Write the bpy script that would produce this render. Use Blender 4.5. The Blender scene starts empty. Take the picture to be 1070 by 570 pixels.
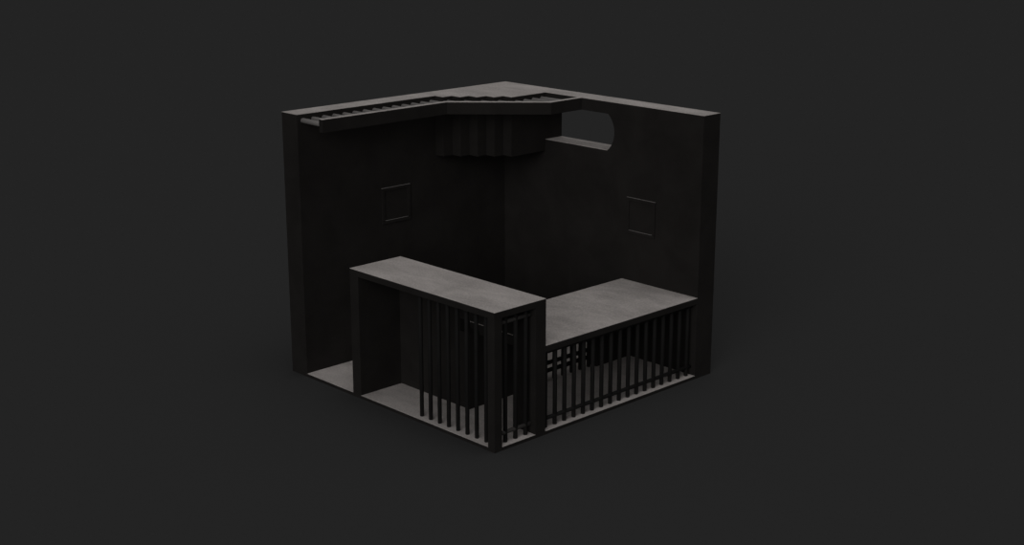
import bpy, bmesh, math
from mathutils import Vector, Matrix

S = bpy.context.scene
COL = S.collection
U = 5.0 / 24.0                       # the diorama is laid out on a grid of 0.208 m

# ---------------------------------------------------------------- camera
FOC = 1503.5                         # focal length in pixels of a 1070 px wide frame
YAW, PITCH = 2.3742002618741, 0.272215018847
fwd = Vector((math.cos(PITCH) * math.cos(YAW), math.cos(PITCH) * math.sin(YAW), -math.sin(PITCH)))
cam_d = bpy.data.cameras.new('camera')
cam = bpy.data.objects.new('camera', cam_d)
COL.objects.link(cam)
cam.location = (19.1946416, -18.3463870, 8.1185127)
cam.rotation_euler = fwd.to_track_quat('-Z', 'Y').to_euler()
cam_d.sensor_fit = 'HORIZONTAL'
cam_d.sensor_width = 36.0
cam_d.lens = FOC / 1070.0 * 36.0
cam_d.clip_end = 2000
S.camera = cam

# ---------------------------------------------------------------- view
S.view_settings.view_transform = 'Standard'
S.view_settings.look = 'None'
S.view_settings.gamma = 1.0
S.view_settings.exposure = 0.0
S.view_settings.use_curve_mapping = False

# ---------------------------------------------------------------- light: a dim studio dome, bright overhead
SKY_HORIZON = 0.0168
SKY_BROAD = 0.128 # wide overhead glow
SKY_KEY = 1.5 # tighter soft key
KEY_POWER = 26.0 
SKY_FRONT = 3.3 # weak soft light from in front, a little to the left of the camera
FRONT_POWER = 22.0 
FRONT_DIR = Vector((0.47, -0.88, 0.36)).normalized() 
KEY_DIR = Vector((0.13, 0.10, 1.0)).normalized() 
W = bpy.data.worlds.new('studio'); S.world = W
W.use_nodes = True
nt = W.node_tree; nt.nodes.clear()
def N(tree, t, **k):
    n = tree.nodes.new(t)
    for a, b in k.items(): setattr(n, a, b)
    return n
def M(tree, op, a, b=None, clamp=False):
    n = N(tree, 'ShaderNodeMath', operation=op); n.use_clamp = clamp
    for i, v in enumerate((a, b)):
        if v is None: continue
        if isinstance(v, (int, float)): n.inputs[i].default_value = v
        else: tree.links.new(v, n.inputs[i])
    return n.outputs[0]
tc = N(nt, 'ShaderNodeTexCoord')
dot = N(nt, 'ShaderNodeVectorMath', operation='DOT_PRODUCT')
nt.links.new(tc.outputs['Generated'], dot.inputs[0]); dot.inputs[1].default_value = KEY_DIR
key = M(nt, 'MULTIPLY', M(nt, 'POWER', M(nt, 'MAXIMUM', dot.outputs['Value'], 0.0), KEY_POWER), SKY_KEY)
sep = N(nt, 'ShaderNodeSeparateXYZ'); nt.links.new(tc.outputs['Generated'], sep.inputs[0])
mr = N(nt, 'ShaderNodeMapRange', interpolation_type='SMOOTHSTEP')
nt.links.new(sep.outputs['Z'], mr.inputs['Value'])
mr.inputs['From Min'].default_value = 0.0; mr.inputs['From Max'].default_value = 0.3
mr.inputs['To Min'].default_value = SKY_HORIZON; mr.inputs['To Max'].default_value = SKY_BROAD
dot2 = N(nt, 'ShaderNodeVectorMath', operation='DOT_PRODUCT')
nt.links.new(tc.outputs['Generated'], dot2.inputs[0]); dot2.inputs[1].default_value = FRONT_DIR
front = M(nt, 'MULTIPLY', M(nt, 'POWER', M(nt, 'MAXIMUM', dot2.outputs['Value'], 0.0), FRONT_POWER), SKY_FRONT)
tot = M(nt, 'ADD', M(nt, 'ADD', key, front), mr.outputs['Result'])
bg = N(nt, 'ShaderNodeBackground'); bg.inputs['Color'].default_value = (1.0, 1.0, 1.0, 1)
wo = N(nt, 'ShaderNodeOutputWorld')
nt.links.new(tot, bg.inputs['Strength']); nt.links.new(bg.outputs[0], wo.inputs['Surface'])

# ---------------------------------------------------------------- materials
def concrete(name, dark, light, scale, fine, rough=0.9, stretch=(1, 1, 1), spec=0.3, bump=0.0):
    m = bpy.data.materials.new(name); m.use_nodes = True
    t = m.node_tree; b = t.nodes['Principled BSDF']
    g = N(t, 'ShaderNodeNewGeometry')
    mp = N(t, 'ShaderNodeMapping'); mp.inputs['Scale'].default_value = stretch
    t.links.new(g.outputs['Position'], mp.inputs['Vector'])
    n1 = N(t, 'ShaderNodeTexNoise'); n1.inputs['Scale'].default_value = scale
    n1.inputs['Detail'].default_value = 7; n1.inputs['Roughness'].default_value = 0.62
    n1.inputs['Distortion'].default_value = 0.4
    n2 = N(t, 'ShaderNodeTexNoise'); n2.inputs['Scale'].default_value = 38
    n2.inputs['Detail'].default_value = 4
    t.links.new(mp.outputs[0], n1.inputs['Vector']); t.links.new(g.outputs['Position'], n2.inputs['Vector'])
    f = M(t, 'ADD', M(t, 'MULTIPLY', n1.outputs[0], 1 - fine), M(t, 'MULTIPLY', n2.outputs[0], fine))
    r = N(t, 'ShaderNodeValToRGB')
    r.color_ramp.elements[0].position = 0.37; r.color_ramp.elements[0].color = (*dark, 1)
    r.color_ramp.elements[1].position = 0.63; r.color_ramp.elements[1].color = (*light, 1)
    t.links.new(f, r.inputs[0]); t.links.new(r.outputs[0], b.inputs['Base Color'])
    b.inputs['Roughness'].default_value = rough
    b.inputs['Specular IOR Level'].default_value = spec
    if bump:
        bp = N(t, 'ShaderNodeBump'); bp.inputs['Strength'].default_value = bump
        bp.inputs['Distance'].default_value = 0.02
        t.links.new(f, bp.inputs['Height']); t.links.new(bp.outputs[0], b.inputs['Normal'])
    return m
PALE = concrete('pale_lit_top', (0.395, 0.360, 0.342), (0.63, 0.575, 0.548), 1.3, 0.45, stretch=(1.0, 2.2, 1.0))  # pale tone for upward faces, light from above put into the colour
DARK = concrete('dark_shaded_side', (0.0190, 0.0173, 0.0162), (0.0250, 0.0229, 0.0214), 1.6, 0.2, rough=0.95, spec=0.05)  # near-black tone for upright faces, their shade put into the colour
METAL = concrete('dark_painted_metal', (0.010, 0.0095, 0.009), (0.014, 0.013, 0.0125), 3.0, 0.3, rough=0.8, spec=0.15)
RODM = concrete('grey_rod_lit_edge', (0.18, 0.168, 0.162), (0.23, 0.215, 0.207), 3.0, 0.3, rough=0.7, spec=0.3)  # even grey of the rods, also paints the lit edges of the frames
RAILM = concrete('charcoal_painted_rail', (0.04, 0.037, 0.035), (0.05, 0.046, 0.043), 3.0, 0.3, rough=0.7, spec=0.3)
GROUND = bpy.data.materials.new('charcoal_backdrop'); GROUND.use_nodes = True
_b = GROUND.node_tree.nodes['Principled BSDF']
_b.inputs['Base Color'].default_value = (0.0520, 0.0520, 0.0520, 1)
_b.inputs['Roughness'].default_value = 1.0; _b.inputs['Specular IOR Level'].default_value = 0.0

# ---------------------------------------------------------------- mesh helpers (all lengths in grid units)
def box(bm, x0, x1, y0, y1, z0, z1):
    vs = [bm.verts.new((x * U, y * U, z * U)) for x in (x0, x1) for y in (y0, y1) for z in (z0, z1)]
    for q in ((0, 1, 3, 2), (4, 6, 7, 5), (0, 4, 5, 1), (2, 3, 7, 6), (0, 2, 6, 4), (1, 5, 7, 3)):
        bm.faces.new([vs[i] for i in q])
def prism(bm, pts, z0, z1):          # plan outline extruded upward
    lo = [bm.verts.new((x * U, y * U, z0 * U)) for x, y in pts]
    hi = [bm.verts.new((x * U, y * U, z1 * U)) for x, y in pts]
    bm.faces.new(lo); bm.faces.new(hi)
    for i in range(len(pts)):
        j = (i + 1) % len(pts); bm.faces.new((lo[i], lo[j], hi[j], hi[i]))
def prism_xz(bm, pts, y0, y1):       # elevation outline extruded along y
    a = [bm.verts.new((x * U, y0 * U, z * U)) for x, z in pts]
    b = [bm.verts.new((x * U, y1 * U, z * U)) for x, z in pts]
    bm.faces.new(a); bm.faces.new(b)
    for i in range(len(pts)):
        j = (i + 1) % len(pts); bm.faces.new((a[i], a[j], b[j], b[i]))
def rod(bm, p, q, r, seg=20):        # solid round bar with slightly eased ends
    p = Vector(p) * U; q = Vector(q) * U; r *= U
    d = (q - p).normalized(); L = (q - p).length
    rot = d.to_track_quat('Z', 'Y').to_matrix()
    e = r * 0.15
    rings = []
    for h, rr in ((0, r - e), (e, r), (L - e, r), (L, r - e)):
        rings.append([bm.verts.new(p + rot @ Vector((rr * math.cos(2 * math.pi * k / seg), rr * math.sin(2 * math.pi * k / seg), h))) for k in range(seg)])
    bm.faces.new(rings[0]); bm.faces.new(rings[-1])
    for a, b in zip(rings, rings[1:]):
        for k in range(seg):
            f = bm.faces.new((a[k], a[(k + 1) % seg], b[(k + 1) % seg], b[k])); f.smooth = True
def obj(name, bm, mat, parent=None, bevel=0.0):
    bmesh.ops.recalc_face_normals(bm, faces=bm.faces)
    me = bpy.data.meshes.new(name); bm.to_mesh(me); bm.free()
    me.materials.append(mat)
    o = bpy.data.objects.new(name, me); COL.objects.link(o)
    if parent:
        o.parent = parent
        o.matrix_parent_inverse = Matrix.Translation(-parent.location)
    if bevel:
        b = o.modifiers.new('bevel', 'BEVEL'); b.width = bevel; b.segments = 2; b.limit_method = 'ANGLE'
    return o
def mesh(name, mat, parent, fn, *a, **k):
    bm = bmesh.new(); fn(bm, *a); return obj(name, bm, mat, parent, **k)
def thing(name, label, cat, loc, group=None):
    o = bpy.data.objects.new(name, None); COL.objects.link(o)
    o.location = Vector(loc) * U; o.empty_display_size = 0.2
    o['label'] = label; o['category'] = cat
    if group: o['group'] = group
    return o
def struct(name, label, cat, mat, fn, *a):
    o = mesh(name, mat, None, fn, *a); o['kind'] = 'structure'; o['label'] = label; o['category'] = cat
    return o

SK = 0.025                            # thickness of the pale skin that paints overhead light on upward faces
BASE = -0.28                          # underside of the base plate
# ---------------------------------------------------------------- setting
def ground(bm):
    R = 2600
    prism(bm, [(-R, -R), (R, -R), (R, R), (-R, R)], BASE - 1, BASE)
struct('ground', 'plain charcoal studio backdrop the whole room model stands on', 'ground', GROUND, ground)
struct('floor', 'black base plate under the pale concrete room floor', 'floor', DARK, box, 2, 24, -24, -2, BASE, -SK)
# the pale skin stops against the feet of the panels and posts that stand flush with the plate's edge
struct('floor', 'pale grey concrete floor of the open room', 'floor', PALE, prism,
       [(2, -24), (8, -24), (8, -19), (9, -19), (9, -24), (23.3, -24), (23.3, -23.3), (24, -23.3), (24, -20), (22.1, -20),
        (22.1, -19), (24, -19), (24, -2), (2, -2)], -SK, 0)
struct('wall_left', 'tall black plastered wall on the left of the room', 'wall', DARK, box, 0, 2, -24, 0, BASE, 21 - SK)
def right_wall(bm):
    box(bm, 2, 24, -2, 0, BASE, 17 - SK)
    box(bm, 2, 24, -2, 0, 20, 21 - SK)
    box(bm, 2, 7, -2, 0, 17 - SK, 20)
    # curved end of the wall opening: arc through (14.13,17), (14.86,18.5), (14.13,20)
    sg = 0.73; R = (1.5 ** 2 + sg ** 2) / (2 * sg); cx = 14.13 + sg - R
    a0 = math.asin(1.5 / R)
    arc = [(cx + R * math.cos(-a0 + 2 * a0 * k / 28), 18.5 + R * math.sin(-a0 + 2 * a0 * k / 28)) for k in range(29)]
    prism_xz(bm, [(24, 17), *arc, (24, 20)][::1], -2, 0)
    box(bm, 14.13, 24, -2, 0, 17 - SK, 17)
struct('wall_right', 'tall black plastered wall on the right with a curved-ended opening near its top', 'wall', DARK, right_wall)
struct('trim_1', 'painted pale coping along the top of the left wall', 'highlight', PALE, box, 0, 2, -24, 0, 21 - SK, 21)
struct('trim_2', 'painted pale coping along the top of the right wall', 'highlight', PALE, box, 2, 24, -2, 0, 21 - SK, 21)
struct('trim_3', 'sill in the curved-ended wall opening, pale from painted light', 'sill', PALE, box, 7, 14.13, -2, 0, 17 - SK, 17)

# ---------------------------------------------------------------- stepped block in the corner
blk = thing('stepped_corner_block', 'black block with a zigzag stepped face hanging high in the corner between both walls', 'block', (2, -2, 16))
steps = [(2, -2), (2, -10), (3, -10), (3, -9), (4, -9), (4, -8), (5, -8), (5, -7), (6, -7), (6, -6), (7, -6), (7, -2)]
mesh('body', DARK, blk, prism, steps, 16, 21 - SK)
cp = mesh('highlight', PALE, blk, prism, steps, 21 - SK, 21); cp['label'] = 'zigzag top, pale from painted light'

# ---------------------------------------------------------------- rod canopy: fascia beam and rods
VT = 21.0
can = thing('rod_canopy', 'black beam on a row of short rods, bending around the upper corner', 'canopy', (2, -24, 20))
outer = [(5.25, -24), (5.25, -11.55), (11.2, -5.6), (11.2, -2)]
inner = [(10.75, -2), (10.75, -5.41), (4.8, -11.36), (4.8, -24)]
mesh('fascia_beam', DARK, can, prism, outer + inner, 20, VT - SK)
ft = mesh('beam_highlight', PALE, can, prism, outer + inner, VT - SK, VT); ft['label'] = 'thin top strip of the beam, pale from painted light'
def rods():
    ys = [-23.5 + k for k in range(22)]
    first = {}
    for y in ys:
        x0 = 2 if y < -10 else (7 if y > -6 else math.ceil(y) + 12)
        x1 = min(max(4.8, y + 16.16), 10.75) + 0.05
        mesh('rod', RODM, can, rod, (x0, y, 20.5), (x1, y, 20.5), 0.2)
rods()

# ---------------------------------------------------------------- wall frames
def frame(name, label, o_, axis, a0, a1, z0, z1):
    t = thing(name, label, 'frame', o_, 'square frames on the walls')
    w, d, e = 0.27, 0.11, 0.02
    def fr(bm):
        for (p0, p1, q0, q1) in ((a0, a1, z1 - w, z1 - e), (a0, a1, z0, z0 + w - e), (a0, a0 + w, z0 + w, z1 - w), (a1 - w, a1, z0 + w, z1 - w)):
            if axis == 'y': box(bm, 2, 2 + d, p0, p1, q0, q1)
            else: box(bm, p0, p1, -2 - d, -2, q0, q1)
    def panel(bm):
        if axis == 'y': box(bm, 2, 2.03, a0 + w, a1 - w, z0 + w, z1 - w)
        else: box(bm, a0 + w, a1 - w, -2.03, -2, z0 + w, z1 - w)
    def lit_edge(bm, p0, p1, q):  # paler strip painting the light caught by the upward edges
        if axis == 'y': box(bm, 2, 2 + d, p0, p1, q - e, q)
        else: box(bm, p0, p1, -2 - d, -2, q - e, q)
    mesh('moulding', DARK, t, fr); mesh('panel', DARK, t, panel)
    mesh('lit_edge', RODM, t, lit_edge, a0, a1, z1)['label'] = 'painted lit top edge of the frame'
    mesh('lit_edge', RODM, t, lit_edge, a0 + w, a1 - w, z0 + w)['label'] = 'painted lit lower inner edge of the frame'
    return t
frame('wall_frame', 'square black frame on the left wall', (2, -14.4, 11), 'y', -15.95, -12.95, 11, 14)
frame('wall_frame', 'square black frame on the right wall', (17.9, -2, 10.5), 'x', 16.45, 19.45, 10.5, 13.5)

# ---------------------------------------------------------------- counter (tall portal along the front left edge)
ctr = thing('counter', 'tall black portal counter with pale top and open doorway along the front left edge', 'counter', (16, -21.5, 0))
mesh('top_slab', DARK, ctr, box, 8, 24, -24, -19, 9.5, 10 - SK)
o = mesh('counter_top', PALE, ctr, box, 8, 24, -24, -19, 10 - SK, 10); o['label'] = 'counter top, pale from painted light'
mesh('side_panel', DARK, ctr, box, 8, 9, -24, -19, -SK, 9.5)
def back_panel(bm):
    box(bm, 9, 16, -20, -19, 0, 9.5)
    box(bm, 16, 17, -20, -19, 0, 6)
mesh('back_panel', DARK, ctr, back_panel)
mesh('back_panel', DARK, ctr, box, 16, 24, -20, -19, 6.98, 9.5)
mesh('corner_post', DARK, ctr, box, 23.3, 24, -24, -23.3, -SK, 9.5)
def rear_post(bm): box(bm, 22.1, 24, -20, -19.0, -SK, 6.0); box(bm, 22.1, 24, -20, -19, 6.0, 6.98)
mesh('rear_post', DARK, ctr, rear_post)
for k in range(8):
    mesh('bar', METAL, ctr, rod, (15.55 + k, -23.45, 0), (15.55 + k, -23.45, 9.5), 0.155)
for k in range(3):
    mesh('bar', METAL, ctr, rod, (23.47, -22.5 + k, 0), (23.47, -22.5 + k, 9.5), 0.165)
for z in (0.75, 8.93):
    mesh('rail', RAILM, ctr, rod, (23.47, -23.3, z), (23.47, -20, z), 0.15)

# ---------------------------------------------------------------- bench (low box along the front right edge)
bn = thing('bench', 'low wide black bench with pale top and barred open front along the right edge', 'bench', (20, -10.5, 0))
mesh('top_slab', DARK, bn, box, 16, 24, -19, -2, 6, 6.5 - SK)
o = mesh('bench_top', PALE, bn, box, 16, 24, -19, -2, 6.5 - SK, 6.5); o['label'] = 'bench top, pale from painted light'
mesh('edge_beam', DARK, bn, box, 17, 22.1, -19.0, -18.7, 5.7, 6)
mesh('back_panel', DARK, bn, box, 16, 17, -19, -12, 0, 6)
mesh('back_panel', DARK, bn, box, 16, 17, -6, -2, 0, 6)
for k in range(17):
    mesh('bar', METAL, bn, rod, (23.47, -18.5 + k, 0), (23.47, -18.5 + k, 6), 0.16)
for z in (0.70, 5.78):
    mesh('rail', METAL, bn, rod, (23.47, -19, z), (23.47, -2, z), 0.15)
for k in range(6):
    mesh('bar', METAL, bn, rod, (16.55, -11.5 + k, 0), (16.55, -11.5 + k, 6), 0.15)
for z in (0.78, 1.42):
    mesh('rail', METAL, bn, rod, (16.45, -12, z), (16.45, -6, z), 0.18)
